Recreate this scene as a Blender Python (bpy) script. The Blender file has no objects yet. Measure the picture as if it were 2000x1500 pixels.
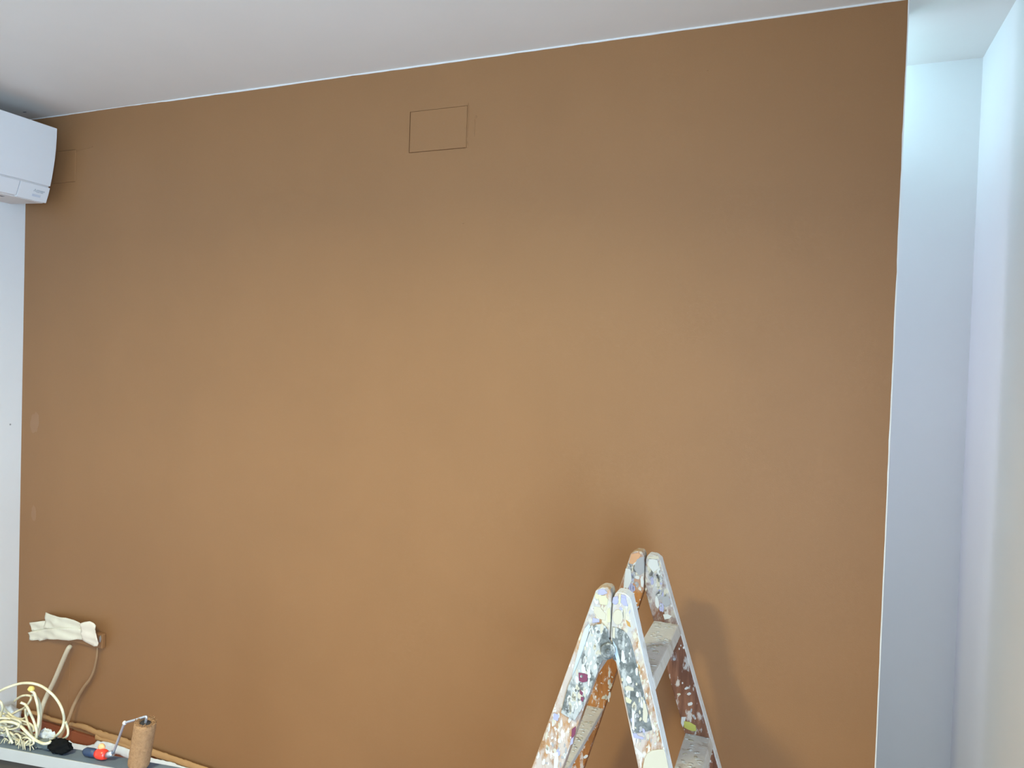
import bpy, bmesh, math, random
from mathutils import Vector, Matrix, noise

random.seed(7)
SC = bpy.context.scene
COL = SC.collection

# ------------------------------------------------------------------ camera
FPX = 1419.6
CAM = Vector((2.9271, -2.0142, 1.5651))
YAW, PITCH, ROLL = -0.37514, -0.02176, 0.03247
FWD = Vector((math.sin(YAW)*math.cos(PITCH), math.cos(YAW)*math.cos(PITCH), math.sin(PITCH)))
_r = Vector((math.cos(YAW), -math.sin(YAW), 0)); _u = _r.cross(FWD)
RGT = math.cos(ROLL)*_r + math.sin(ROLL)*_u
UPV = -math.sin(ROLL)*_r + math.cos(ROLL)*_u
cd = bpy.data.cameras.new('camera'); cd.sensor_width = 36; cd.lens = FPX*36/2000
cd.clip_start = 0.02
co = bpy.data.objects.new('camera', cd); COL.objects.link(co)
M = Matrix((RGT, UPV, -FWD)).transposed().to_4x4(); M.translation = CAM
co.matrix_world = M
SC.camera = co

# ------------------------------------------------------------------ world, lights, exposure
w = bpy.data.worlds.new('world'); SC.world = w; w.use_nodes = True
w.node_tree.nodes['Background'].inputs[0].default_value = (0.53, 0.76, 1.0, 1)
w.node_tree.nodes['Background'].inputs[1].default_value = 1.0
SC.view_settings.view_transform = 'Standard'
SC.view_settings.look = 'None'
SC.view_settings.gamma = 1.0
SC.view_settings.use_curve_mapping = False
SC.view_settings.exposure = 0.0

def area(name, loc, direction, sx, sy, power, col, shape='RECTANGLE', spread=math.pi):
    l = bpy.data.lights.new(name, 'AREA'); l.shape = shape; l.size = sx; l.size_y = sy
    l.energy = power; l.color = col; l.spread = spread
    o = bpy.data.objects.new(name, l); COL.objects.link(o); o.location = loc
    o.rotation_euler = Vector(direction).to_track_quat('-Z', 'Y').to_euler()
    return o
# recessed ceiling downlight in the middle of the room, behind the camera
area('ceiling_downlight', (1.82, -2.07, 2.478), (0, 0, -1), 0.28, 0.28, 44, (1.0, 0.97, 0.56), 'DISK', math.radians(158))
# daylight through the glazed balcony door in the right wall, beside and behind the camera
area('daylight_balcony_door', (3.40, -2.38, 1.15), (-1, 0.12, 0.03), 1.25, 1.75, 118, (0.51, 0.75, 1.0))
# small bare lamp over a saucer shade in the passage behind the brown wall
pl_ = bpy.data.lights.new('passage_lamp_light', 'POINT'); pl_.energy = 2.25; pl_.color = (0.48, 0.87, 1.0); pl_.shadow_soft_size = 0.03
area('passage_fill_light', (2.125, 0.265, 1.75), (1, 0, 0), 0.27, 1.0, 3.9, (0.73, 0.75, 1.0))  # added cool fill at the passage's closed end; no window is built there
po = bpy.data.objects.new('passage_lamp_light', pl_); COL.objects.link(po); po.location = (2.93, 0.30, 2.42)

# ------------------------------------------------------------------ helpers
def ray(px, py):
    return FWD + RGT*((px-1000)/FPX) - UPV*((py-750)/FPX)
def on_axis(px, py, ax, v):                # world point of a photo point on the plane axis=v
    d = ray(px, py); return CAM + d*((v-CAM[ax])/d[ax])
def on_plane(px, py, P, n):
    d = ray(px, py); return CAM + d*((P-CAM).dot(n)/d.dot(n))

def tag(o, label=None, cat=None, group=None, kind=None):
    if label: o['label'] = label
    if cat: o['category'] = cat
    if group: o['group'] = group
    if kind: o['kind'] = kind
    return o
def empty(name, loc=(0, 0, 0)):
    o = bpy.data.objects.new(name, None); COL.objects.link(o); o.location = loc
    o.empty_display_size = 0.05
    return o
def link(name, me, mats, parent=None):
    if not isinstance(mats, (list, tuple)): mats = [mats]
    for m in mats: me.materials.append(m)
    o = bpy.data.objects.new(name, me); COL.objects.link(o)
    if parent:
        o.parent = parent
        o.matrix_parent_inverse = Matrix.Identity(4)
        pl = Vector((0, 0, 0)); p = parent
        while p: pl += p.location; p = p.parent
        me.transform(Matrix.Translation(-pl))
    return o
def from_bm(name, bm, mats, parent=None, smooth=False):
    bmesh.ops.recalc_face_normals(bm, faces=bm.faces)
    me = bpy.data.meshes.new(name); bm.to_mesh(me); bm.free()
    if smooth:
        for p in me.polygons: p.use_smooth = True
    return link(name, me, mats, parent)
def bevel(o, wd, seg=2):
    m = o.modifiers.new('bevel', 'BEVEL'); m.width = wd; m.segments = seg; m.limit_method = 'ANGLE'; m.angle_limit = math.radians(35)
    return o
def add_box(bm, a, b, mi=0):
    (x0, y0, z0), (x1, y1, z1) = a, b
    v = [bm.verts.new(p) for p in ((x0,y0,z0),(x1,y0,z0),(x1,y1,z0),(x0,y1,z0),(x0,y0,z1),(x1,y0,z1),(x1,y1,z1),(x0,y1,z1))]
    for f in ((0,1,2,3),(4,5,6,7),(0,1,5,4),(1,2,6,5),(2,3,7,6),(3,0,4,7)):
        bm.faces.new([v[i] for i in f]).material_index = mi
def box(name, a, b, mat, parent=None, bev=0):
    bm = bmesh.new(); add_box(bm, a, b); o = from_bm(name, bm, mat, parent)
    if bev: bevel(o, bev)
    return o
def add_prism(bm, pts, off, mi=0):         # polygon of 3D points extruded by vector off
    off = Vector(off)
    a = [bm.verts.new(Vector(p)) for p in pts]; b = [bm.verts.new(Vector(p)+off) for p in pts]
    n = len(pts)
    fs = [bm.faces.new(a), bm.faces.new(b)]
    for i in range(n): fs.append(bm.faces.new((a[i], a[(i+1) % n], b[(i+1) % n], b[i])))
    for f in fs: f.material_index = mi
    return fs
def catmull(pts, n=6):
    P = [Vector(p) for p in pts]; P = [2*P[0]-P[1]] + P + [2*P[-1]-P[-2]]; out = []
    for i in range(1, len(P)-2):
        p0, p1, p2, p3 = P[i-1:i+3]
        for k in range(n):
            t = k/n
            out.append(0.5*((2*p1)+(p2-p0)*t+(2*p0-5*p1+4*p2-p3)*t*t+(3*p1-p0-3*p2+p3)*t**3))
    out.append(P[-2]); return out
def add_tube(bm, pts, r, seg=8, mi=0, squash=1.0):
    rings = []; prev = None
    for i, p in enumerate(pts):
        t = (pts[min(i+1, len(pts)-1)]-pts[max(i-1, 0)]).normalized()
        if prev is None:
            prev = t.orthogonal().normalized()
        nrm = (prev - t*prev.dot(t)).normalized(); prev = nrm; bn = t.cross(nrm)
        rr = r[i] if isinstance(r, list) else r
        rings.append([bm.verts.new(p + (nrm*math.cos(a)+bn*math.sin(a)*squash)*rr) for a in [2*math.pi*k/seg for k in range(seg)]])
    for a, b in zip(rings, rings[1:]):
        for k in range(seg):
            f = bm.faces.new((a[k], a[(k+1) % seg], b[(k+1) % seg], b[k])); f.material_index = mi; f.smooth = True
    for e in (rings[0], rings[-1]): bm.faces.new(e).material_index = mi
def tube(name, pts, r, mat, parent=None, seg=8, n=6, smooth=True):
    bm = bmesh.new(); add_tube(bm, catmull(pts, n) if n > 1 else [Vector(p) for p in pts], r, seg)
    return from_bm(name, bm, mat, parent, False) if not smooth else shade(from_bm(name, bm, mat, parent, False))
def shade(o):
    for p in o.data.polygons:
        if len(p.vertices) <= 4: p.use_smooth = True
    return o
def add_blob(bm, c, rad, amp=0.3, fr=6, sub=3, seed=0, mi=0, flat=None):
    r = bmesh.ops.create_icosphere(bm, subdivisions=sub, radius=1)
    for v in r['verts']:
        d = v.co.copy(); k = 1+amp*noise.noise(d*fr*0.35+Vector((seed*7.1, seed*3.3, 0)))+amp*0.5*noise.noise(d*fr+Vector((seed, 0, seed*5.)))
        v.co = Vector((d.x*rad[0], d.y*rad[1], d.z*rad[2]))*k + Vector(c)
        if flat is not None and v.co.z < flat: v.co.z = flat
    for f in set(sum([list(v.link_faces) for v in r['verts']], [])): f.material_index = mi; f.smooth = True

# ------------------------------------------------------------------ materials
def mat(name, col, rough=0.6, metal=0.0, spec=0.5):
    m = bpy.data.materials.new(name); m.use_nodes = True
    b = m.node_tree.nodes['Principled BSDF']
    b.inputs['Base Color'].default_value = (*col, 1); b.inputs['Roughness'].default_value = rough
    b.inputs['Metallic'].default_value = metal; b.inputs['Specular IOR Level'].default_value = spec
    return m
class NT:
    def __init__(s, m):
        s.t = m.node_tree; s.b = s.t.nodes['Principled BSDF']; s.co = s.t.nodes.new('ShaderNodeTexCoord')
    def new(s, ty, **k):
        n = s.t.nodes.new(ty)
        for a, v in k.items(): setattr(n, a, v)
        return n
    def l(s, a, b): s.t.links.new(a, b)
    def coords(s, scale=(1, 1, 1), src='Object'):
        mp = s.new('ShaderNodeMapping'); mp.inputs['Scale'].default_value = scale; s.l(s.co.outputs[src], mp.inputs[0]); return mp.outputs[0]
    def noise(s, scale, detail=4, rough=0.55, stretch=(1, 1, 1), off=0.0):
        mp = s.new('ShaderNodeMapping'); mp.inputs['Scale'].default_value = stretch; mp.inputs['Location'].default_value = (off, off*.7, off*1.3)
        s.l(s.co.outputs['Object'], mp.inputs[0])
        n = s.new('ShaderNodeTexNoise'); n.inputs['Scale'].default_value = scale; n.inputs['Detail'].default_value = detail; n.inputs['Roughness'].default_value = rough
        s.l(mp.outputs[0], n.inputs['Vector']); return n.outputs['Fac']
    def voro(s, scale, stretch=(1, 1, 1), off=0.0):
        mp = s.new('ShaderNodeMapping'); mp.inputs['Scale'].default_value = stretch; mp.inputs['Location'].default_value = (off, off, off)
        s.l(s.co.outputs['Object'], mp.inputs[0])
        n = s.new('ShaderNodeTexVoronoi'); n.inputs['Scale'].default_value = scale; s.l(mp.outputs[0], n.inputs['Vector']); return n.outputs['Distance']
    def ramp(s, fac, a, b, lo=0.0, hi=1.0):
        n = s.new('ShaderNodeMapRange'); n.inputs[1].default_value = a; n.inputs[2].default_value = b; n.inputs[3].default_value = lo; n.inputs[4].default_value = hi
        s.l(fac, n.inputs[0]); return n.outputs[0]
    def mul(s, a, b):
        n = s.new('ShaderNodeMath', operation='MULTIPLY'); s.l(a, n.inputs[0])
        if hasattr(b, 'links'): s.l(b, n.inputs[1])
        else: n.inputs[1].default_value = b
        return n.outputs[0]
    def mix(s, fac, a, b):
        n = s.new('ShaderNodeMix', data_type='RGBA')
        if hasattr(fac, 'links'): s.l(fac, n.inputs[0])
        else: n.inputs[0].default_value = fac
        for v, i in ((a, 6), (b, 7)):
            if hasattr(v, 'links'): s.l(v, n.inputs[i])
            else: n.inputs[i].default_value = (*v, 1)
        return n.outputs[2]
    def bump(s, h, strength=0.3, dist=0.001):
        n = s.new('ShaderNodeBump'); n.inputs['Strength'].default_value = strength; n.inputs['Distance'].default_value = dist
        s.l(h, n.inputs['Height']); s.l(n.outputs[0], s.b.inputs['Normal'])
    def base(s, c): s.l(c, s.b.inputs['Base Color'])

def paint(name, col, var=0.06, bs=350, bstr=0.25, rough=0.55):
    m = mat(name, col, rough, spec=0.35); n = NT(m)
    a = tuple(c*(1-var) for c in col); b = tuple(min(1, c*(1+var)) for c in col)
    n.base(n.mix(n.ramp(n.noise(3.0, 5, 0.6), 0.35, 0.65), a, b))
    n.bump(n.noise(bs, 3), bstr, 0.0006)
    return m
BROWN = (0.338, 0.167, 0.070)
def brown_wall_mat():
    m = mat('brown_wall_paint', BROWN, 0.5, spec=0.35); n = NT(m)
    c = n.mix(n.ramp(n.noise(2.2, 5, 0.6), 0.35, 0.65), tuple(x*.97 for x in BROWN), tuple(x*1.03 for x in BROWN))
    c = n.mix(n.mul(n.ramp(n.noise(140, 3, 0.7), 0.52, 0.72), 0.10), c, (0.38, 0.22, 0.13))
    n.base(c); n.bump(n.noise(420, 3, 0.6), 0.35, 0.0008)
    return m
M_BROWN = brown_wall_mat()
M_WHITE = paint('white_wall_paint', (0.83, 0.83, 0.83), 0.012, 260, 0.15)
M_CEIL = paint('ceiling_paint', (0.80, 0.77, 0.735), 0.012, 260, 0.12)
M_BEAD = mat('white_caulk', (0.86, 0.85, 0.84), 0.5)
M_TERRA = paint('terracotta_tile', (0.30, 0.085, 0.035), 0.15, 120, 0.2, 0.4)
M_GROUT = mat('grout', (0.30, 0.27, 0.24), 0.9)
M_OCHRE = paint('painted_masking_edge', (0.50, 0.27, 0.11), 0.12, 200, 0.6)
M_PAPER = paint('masking_paper', (0.76, 0.74, 0.70), 0.05, 60, 0.4, 0.8)
M_TAPE = paint('masking_tape', (0.90, 0.84, 0.68), 0.04, 90, 0.3, 0.6)
M_TAPE2 = paint('masking_tape_wide', (0.92, 0.82, 0.68), 0.03, 90, 0.3, 0.6)
M_CABLE = paint('cream_cable_sheath', (0.56, 0.50, 0.34), 0.05, 40, 0.1, 0.4)
M_CABLE2 = paint('cream_dusty_sheath', (0.46, 0.39, 0.26), 0.10, 60, 0.2, 0.5)
M_CORDB = paint('painted_cord', (0.42, 0.26, 0.14), 0.15, 60, 0.3, 0.5)
M_AC = mat('white_abs_plastic', (0.80, 0.81, 0.83), 0.35)
M_AC2 = mat('underside_plastic', (0.72, 0.68, 0.66), 0.5)
M_SEAM = mat('dark_gap', (0.16, 0.18, 0.20), 0.7)
M_LOGO = mat('grey_print', (0.30, 0.33, 0.37), 0.5)
M_BLACK = mat('black_fabric', (0.005, 0.005, 0.005), 0.95, spec=.1)
M_SLATE = paint('slate_painted_steel', (0.10, 0.125, 0.16), 0.25, 80, 0.3, 0.5)
M_LIPGREY = paint('pale_worn_steel', (0.36, 0.35, 0.34), 0.08, 80, 0.15, 0.4)
M_DARKST = mat('dark_steel', (0.06, 0.05, 0.04), 0.6, 0.3)
M_RED = mat('red_plastic', (0.75, 0.04, 0.02), 0.3)
M_NAVY = mat('navy_rubber', (0.02, 0.035, 0.08), 0.5)
M_CHROME = mat('zinc_wire', (0.55, 0.56, 0.62), 0.35, 0.8)
M_CORE = mat('black_plastic_core', (0.03, 0.03, 0.035), 0.5)
M_ORANGE = mat('cream_orange_plastic', (0.75, 0.38, 0.17), 0.5)
def nap_mat():
    m = mat('paint_soaked_nap', (0.34, 0.17, 0.075), 0.8); n = NT(m)
    n.base(n.mix(n.ramp(n.noise(180, 4, .7), .35, .65), (0.28, 0.14, 0.06), (0.38, 0.20, 0.09)))
    n.bump(n.noise(500, 4, .7), 0.9, 0.002); return m
M_NAP = nap_mat()
def wood_mat(name, dark, light, white, wt, off=0.0, lav=0.0, dots=0.25, whitecol=(0.78, 0.76, 0.75), top=None):
    """old ladder wood under layers of splashed paint: white = threshold of the whitewash noise (lower = more)"""
    m = mat(name, light, 0.6, spec=0.3); n = NT(m)
    g = n.noise(45, 5, .6, (1, 1, 0.06), off)
    c = n.mix(n.ramp(g, .38, .62), dark, light)
    c = n.mix(n.mul(n.ramp(n.noise(26, 6, .65, (1, 1, .45), off+3), white, white+.10), wt), c, whitecol)
    c = n.mix(n.mul(n.ramp(n.noise(75, 4, .6, (1, 1, .35), off+9), .56, .62), wt), c, (0.64, 0.61, 0.56))
    c = n.mix(n.mul(n.ramp(n.voro(95, (1, 1, .6), off), .22, .16), n.ramp(n.noise(30, 2, .5, (1, 1, 1), off+1), .5, .55, 0, 1)), c, (0.66, 0.63, 0.58)) if dots else c
    if top:
        sx = n.new('ShaderNodeSeparateXYZ'); n.l(n.co.outputs['Object'], sx.inputs[0])
        z = n.ramp(sx.outputs[2], top[0], top[1])
        c = n.mix(n.mul(n.ramp(n.noise(38, 5, .6, (1, 1, .6), off+2), .38, .55), z), c, (0.44, 0.42, 0.41))
        c = n.mix(n.mul(n.ramp(n.noise(70, 5, .6, (1, 1, .5), off+6), .52, .60), z), c, (0.54, 0.49, 0.38))
        c = n.mix(n.mul(n.ramp(n.noise(55, 4, .6, (1, 1, .5), off+11), .60, .66), z), c, (0.30, 0.28, 0.28))
    if lav:
        c = n.mix(n.mul(n.ramp(n.noise(32, 3, .5, (1, 1, .7), off+5), .5, .56), lav), c, (0.56, 0.54, 0.72))
    n.base(c); n.bump(n.noise(90, 5, .6, (1, 1, .4), off), 0.5, 0.0015)
    return m
M_NEAR = wood_mat('splashed_wood_near', (0.28, 0.135, 0.055), (0.42, 0.23, 0.11), 0.42, 0.75, 0.0, 0.0, 0.25, (0.50, 0.45, 0.42), (0.96, 1.03))
M_FARL = wood_mat('splashed_wood_orange', (0.27, 0.095, 0.022), (0.42, 0.165, 0.045), 0.58, 0.6, 4.0, 0, .25, (0.5, 0.44, 0.40), (1.03, 1.09))
M_FARR = wood_mat('splashed_wood_brown', (0.13, 0.05, 0.026), (0.27, 0.12, 0.066), 0.60, 0.6, 8.0, 0, .25, (0.42, 0.37, 0.36), (0.95, 1.05))
M_TREAD = wood_mat('paint_crusted_tread', (0.42, 0.36, 0.30), (0.55, 0.51, 0.46), 0.38, 0.8, 12.0, 0, 0, (0.62, 0.60, 0.57))
M_EDGE = wood_mat('white_painted_edge', (0.55, 0.48, 0.38), (0.70, 0.68, 0.64), 0.30, 0.95, 16.0, 0, 0, (0.78, 0.80, 0.82))
M_EDGEL = wood_mat('ochre_edge', (0.42, 0.24, 0.09), (0.55, 0.40, 0.25), 0.47, 0.7, 20.0, 0, .25, (.55, .51, .46))
M_CREAM = mat('cream_paint', (0.5, 0.45, 0.35), 0.45)
M_WHT = mat('white_paint_blob', (0.56, 0.55, 0.52), 0.4)
M_LAV = mat('lavender_paint', (0.34, 0.33, 0.47), 0.5)
M_PALEY = mat('pale_yellow_paint', (0.52, 0.49, 0.32), 0.5)
M_MAROON = mat('maroon_paint', (0.17, 0.035, 0.075), 0.5)
M_YELLOW = mat('yellow_green_paint', (0.45, 0.42, 0.09), 0.5)
M_ICE = mat('ice_blue_paint', (0.48, 0.57, 0.68), 0.5)
M_SALMON = mat('salmon_paint', (0.55, 0.29, 0.15), 0.5)
M_OCH2 = mat('ochre_paint', (0.45, 0.24, 0.06), 0.5)
M_GREYP = mat('grey_paint', (0.32, 0.31, 0.31), 0.5)
SPL = [M_WHT, M_CREAM, M_LAV, M_PALEY, M_MAROON, M_YELLOW, M_ICE, M_SALMON, M_OCH2, M_GREYP]
def steel_mat(th=.55):
    m = mat('worn_hinge_steel', (0.22, 0.23, 0.23), 0.5, 0.25); n = NT(m)
    c = n.mix(n.ramp(n.noise(60, 5, .65), .4, .6), (0.09, 0.095, 0.09), (0.20, 0.21, 0.205))
    c = n.mix(n.mul(n.ramp(n.noise(48, 4, .6, (1, 1, .5), 2), th, th+.07), .8), c, (0.52, 0.52, 0.50))
    n.base(c); n.bump(n.noise(120, 4), 0.5, 0.001); return m
M_STEEL = steel_mat()
M_STEELW = steel_mat(.44); M_STEELW.name = 'paint_smeared_steel'
M_GLASS = mat('window_glass', (1, 1, 1), 0.0); M_GLASS.node_tree.nodes['Principled BSDF'].inputs['Transmission Weight'].default_value = 1.0
M_LED = bpy.data.materials.new('lamp_diffuser'); M_LED.use_nodes = True
M_LED.node_tree.nodes['Principled BSDF'].inputs['Emission Color'].default_value = (1, .85, .65, 1)
M_LED.node_tree.nodes['Principled BSDF'].inputs['Emission Strength'].default_value = 3

# ------------------------------------------------------------------ the room shell
H = 2.5; W = 3.1425; YB = 0.4304; XR = 3.3842; YBACK = -4.6
PT = 0.10                                   # thickness of the brown partition
def slab_with_holes(name, x0, x1, z0, z1, y0, y1, holes, m):
    xs = sorted({x0, x1, *[h[0] for h in holes], *[h[1] for h in holes]}); zs = sorted({z0, z1, *[h[2] for h in holes], *[h[3] for h in holes]})
    bm = bmesh.new()
    def inh(x, z): return [h for h in holes if h[0] < x < h[1] and h[2] < z < h[3]]
    def q(*p): bm.faces.new([bm.verts.new(v) for v in p])
    for a, b in zip(xs, xs[1:]):
        for c, d in zip(zs, zs[1:]):
            h = inh((a+b)/2, (c+d)/2); y = y0+(h[0][4] if h else 0)
            q((a, y, c), (b, y, c), (b, y, d), (a, y, d))
    for h in holes:
        a, b, c, d, e = h; y = y0; Y = y0+e
        q((a, y, c), (a, Y, c), (a, Y, d), (a, y, d)); q((b, y, c), (b, Y, c), (b, Y, d), (b, y, d))
        q((a, y, c), (b, y, c), (b, Y, c), (a, Y, c)); q((a, y, d), (b, y, d), (b, Y, d), (a, Y, d))
    q((x0, y1, z0), (x1, y1, z0), (x1, y1, z1), (x0, y1, z1))
    for x in (x0, x1): q((x, y0, z0), (x, y1, z0), (x, y1, z1), (x, y0, z1))
    for z in (z0, z1): q((x0, y0, z), (x1, y0, z), (x1, y1, z), (x0, y1, z))
    bmesh.ops.remove_doubles(bm, verts=bm.verts, dist=1e-5)
    me = bpy.data.meshes.new(name); bmesh.ops.recalc_face_normals(bm, faces=bm.faces); bm.to_mesh(me); bm.free()
    return link(name, me, m)
PLATES = [(1.763, 1.959, 2.232, 2.358), (0.075, 0.280, 2.236, 2.359)]
G = 0.0018
wall = slab_with_holes('wall_back', 0, W, 0, H, 0, PT, [(a-.0032, b+.0002, c-.0013, d+.0013, 0.004) for a, b, c, d in PLATES], [M_BROWN, M_WHITE])
for p in wall.data.polygons:                # only the room face is brown
    if p.center.y > 0.02 or (abs(p.normal.x) > .9 and p.center.x > W-.01): p.material_index = 1
tag(wall, kind='structure')
tag(box('floor', (-0.1, YBACK-.1, -0.1), (XR+0.1, YB+0.1, 0), M_GROUT), kind='structure')
tag(box('ceiling', (-0.1, YBACK-.1, H), (XR+0.1, YB+0.1, H+0.1), M_CEIL), kind='structure')
tag(box('wall_left', (-0.1, YBACK, 0), (0, PT, H), M_WHITE), kind='structure')
tag(box('wall_passage_end', (2.0, PT, 0), (2.1, YB, H), M_WHITE), kind='structure')
tag(box('wall_passage', (2.0, YB, 0), (XR+.1, YB+.1, H), M_WHITE), kind='structure')
tag(box('wall_rear', (-0.1, YBACK-.1, 0), (XR+.1, YBACK, H), M_WHITE), kind='structure')
DY0, DY1, DZ = -3.05, -1.71, 2.12           # balcony door opening
bm = bmesh.new()
add_box(bm, (XR, DY1, 0), (XR+.1, YB, H)); add_box(bm, (XR, YBACK, 0), (XR+.1, DY0, H)); add_box(bm, (XR, DY0, DZ), (XR+.1, DY1, H))
tag(from_bm('wall_right', bm, M_WHITE), kind='structure')
dr = empty('door_1', (XR+.05, (DY0+DY1)/2, 0)); tag(dr, kind='structure')
bm = bmesh.new()
for a, b in ((DY0, DY0+.05), ((DY0+DY1)/2-.03, (DY0+DY1)/2+.03), (DY1-.05, DY1)): add_box(bm, (XR+.055, a, 0), (XR+.085, b, DZ))
add_box(bm, (XR+.055, DY0, 0), (XR+.085, DY1, .08)); add_box(bm, (XR+.055, DY0, DZ-.05), (XR+.085, DY1, DZ))
from_bm('door_frame', bm, M_BEAD, dr)
for a, b in ((DY0+.05, (DY0+DY1)/2-.03), ((DY0+DY1)/2+.03, DY1-.05)):
    box('pane', (XR+.068, a, .08), (XR+.072, b, DZ-.05), M_GLASS, dr)

# hairline white bead where the brown paint stops short of the ceiling, and along the free right edge
bm = bmesh.new(); n = 110; tp = []
for i in range(n+1):
    x = W*i/n; z = 0.0042+0.0018*noise.noise(Vector((x*3, 0, 0)))+0.0012*noise.noise(Vector((x*21, 2, 0)))
    if x < 0.72: z -= 0.0018
    tp.append((x, z))
for (xa, za), (xb, zb) in zip(tp, tp[1:]):
    add_prism(bm, [(xa, -.0022, H-za), (xb, -.0022, H-zb), (xb, -.0022, H), (xa, -.0022, H)], (0, .004, 0))
tag(from_bm('trim_1', bm, M_BEAD), kind='structure')
bm = bmesh.new(); n = 90
for i in range(n):
    def wv(z): return 0.0018+0.0010*noise.noise(Vector((0, z*9, 4)))+0.001*noise.noise(Vector((0, z*40, 1)))
    za, zb = H*i/n, H*(i+1)/n
    add_prism(bm, [(W-wv(za), -.0015, za), (W+.001, -.0015, za), (W+.001, -.0015, zb), (W-wv(zb), -.0015, zb)], (0, .003, 0))
tag(from_bm('trim_2', bm, M_BEAD), kind='structure')

# terracotta skirting tiles along the brown wall
bb = empty('baseboard_back', (W/2, 0, 0)); tag(bb, kind='structure')
x = 0.002; k = 0; tm = None
while x < W-.01:
    x1 = min(x+0.33, W)
    box('skirting_tile', (x, -0.012, 0.002), (x1-.003, -0.0005, 0.092+0.002*math.sin(k*5)), M_TERRA, bb, .0015); x = x1; k += 1
# floor tiles (parts of the floor) in the region the picture could reach
fl = bpy.data.objects['floor']
proto = None
for i in range(10):
    for j in range(5):
        a = (0.004+i*.335, -0.014-(j+1)*.335, 0.0005)
        if proto is None:
            bm = bmesh.new(); add_box(bm, (0, 0, 0), (.331, .331, .004)); proto = from_bm('floor_tile', bm, M_TERRA)
            o = proto
        else:
            o = proto.copy(); COL.objects.link(o)
        o.parent = fl; o.location = a

# ------------------------------------------------------------------ things on the brown wall
labels = ['rectangular blanking plate painted brown, high in the middle of the brown wall',
          'painted-over blanking plate on the brown wall half hidden by the air conditioner']
for (a, b, c, d), lb in zip(PLATES, labels):
    y = -0.0022 if a > 1 else -0.0012
    o = box('blanking_plate', (a, y, c), (b, 0.0039, d), M_BROWN, None, .0012); tag(o, lb, 'cover plate', 'painted-over blanking plates')
# small dried drips and ridges in the paint (relief of the wall)
bm = bmesh.new()
for (px, py, ln, wd) in [(913, 283, .02, .003), (914, 235, .10, .0018), (930, 228, .008, .003), (927, 250, .05, .002), (905, 436, .004, .004), (1382, 138, .003, .002)]:
    c = on_axis(px, py, 1, 0)
    add_blob(bm, (c.x, -.0002, c.z), (wd, .0015, ln/2), .2, 5, 2, px)
c = on_axis(165, 294, 1, 0)
add_prism(bm, [(0.284, -.0012, 2.352), (0.372, -.0012, 2.362), (0.372, -.0012, 2.365), (0.284, -.0012, 2.356)], (0, .0015, 0))
add_tube(bm, catmull([(.305, .0004, .43), (.303, .0004, .33), (.2985, .0004, .22), (.296, .0004, .11)], 6), .0020, 8)
from_bm('paint_ridges', bm, M_BROWN, wall)
wall.children[-1]['kind'] = 'structure'

# scuffs: paler dried patches on the brown wall close to the left corner
bm = bmesh.new()
for (px, py, sx, sz) in [(68, 825, .026, .040), (66, 1002, .014, .030)]:
    c = on_axis(px, py, 1, 0)
    pts = []
    for k in range(18):
        a = 2*math.pi*k/18; rr = 1+.45*noise.noise(Vector((math.cos(a)*2+px, math.sin(a)*2, 0)))
        pts.append((max(.004, c.x+math.cos(a)*sx*rr), -.0004, c.z+math.sin(a)*sz*rr))
    add_prism(bm, pts, (0, .0003, 0))
from_bm('dried_scuff', bm, paint('scuff_brown', (0.375, 0.20, 0.105), .08), wall)['kind'] = 'structure'

# wall socket painted brown + masking tape over it
def wp(px, py, off=0.0): return on_axis(px, py, 1, -off)
sk = empty('wall_socket', (.40, 0, .46))
tag(sk, 'surface-mounted socket box painted brown, its end poking out from under the white tape', 'socket')
box('socket_box', (.300, -.018, .443), (.496, -.0, .500), M_BROWN, sk, .004)
bm = bmesh.new(); add_blob(bm, (.486, -.0185, .480), (.006, .002, .014), .4, 6, 2, 3)
from_bm('plaster_fleck', bm, M_GREYP, sk)
tp_ = empty('masking_tape', (.27, 0, .46))
tag(tp_, 'torn strips of cream masking tape stuck over the socket low on the brown wall', 'tape')
def tape_strip(pts, offs, m, curl=.0):
    """polygon on the wall, triangulated finely and given relief so that the strip bulges over the socket"""
    bul = lambda x: (lambda t: t*t*(3-2*t))(max(0, min(1, (x-.16)/.14)))
    P = [wp(px, py, offs+.022*bul(wp(px, py).x)) for px, py in pts]
    bm = bmesh.new(); vs = [bm.verts.new((p.x, 0, p.z)) for p in P]; bm.faces.new(vs)
    bmesh.ops.triangulate(bm, faces=bm.faces)
    for _ in range(4): bmesh.ops.subdivide_edges(bm, edges=[e for e in bm.edges if e.calc_length() > .012], cuts=1, use_grid_fill=False); bmesh.ops.triangulate(bm, faces=bm.faces)
    for v in bm.verts:
        t = bul(v.co.x)
        v.co.y = -(offs + .022*t + 0.0018*math.sin(v.co.z*170+v.co.x*12) + .004*noise.noise(v.co*22))
    me = bpy.data.meshes.new('tape_strip'); bm.to_mesh(me); bm.free()
    for p in me.polygons: p.use_smooth = True
    o = link('tape_strip', me, m, tp_)
    s = o.modifiers.new('solid', 'SOLIDIFY'); s.thickness = .0012
    return o
tape_strip([(57.5,1216),(72,1214),(89,1212.5),(125,1214),(155,1216),(159,1242),(120,1240),(64,1232.5),(61,1226),(57,1220)], .009, M_TAPE)
tape_strip([(89.5,1196),(100,1199),(114,1202.5),(130,1206),(145,1210.5),(157,1216),(160,1219),(161,1235),(125,1232),(88,1226),(88.5,1210)], .012, M_TAPE)
tape_strip([(63,1233),(75,1231),(90,1228),(120,1226),(152,1226),(161,1230),(162,1250),(150,1249),(135,1251),(115,1248),(94,1247.5),(86,1250),(78,1252),(74,1250),(64,1251),(58,1250),(60,1246),(57.5,1242),(59,1238),(55,1235.5)], .015, M_TAPE)
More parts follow.
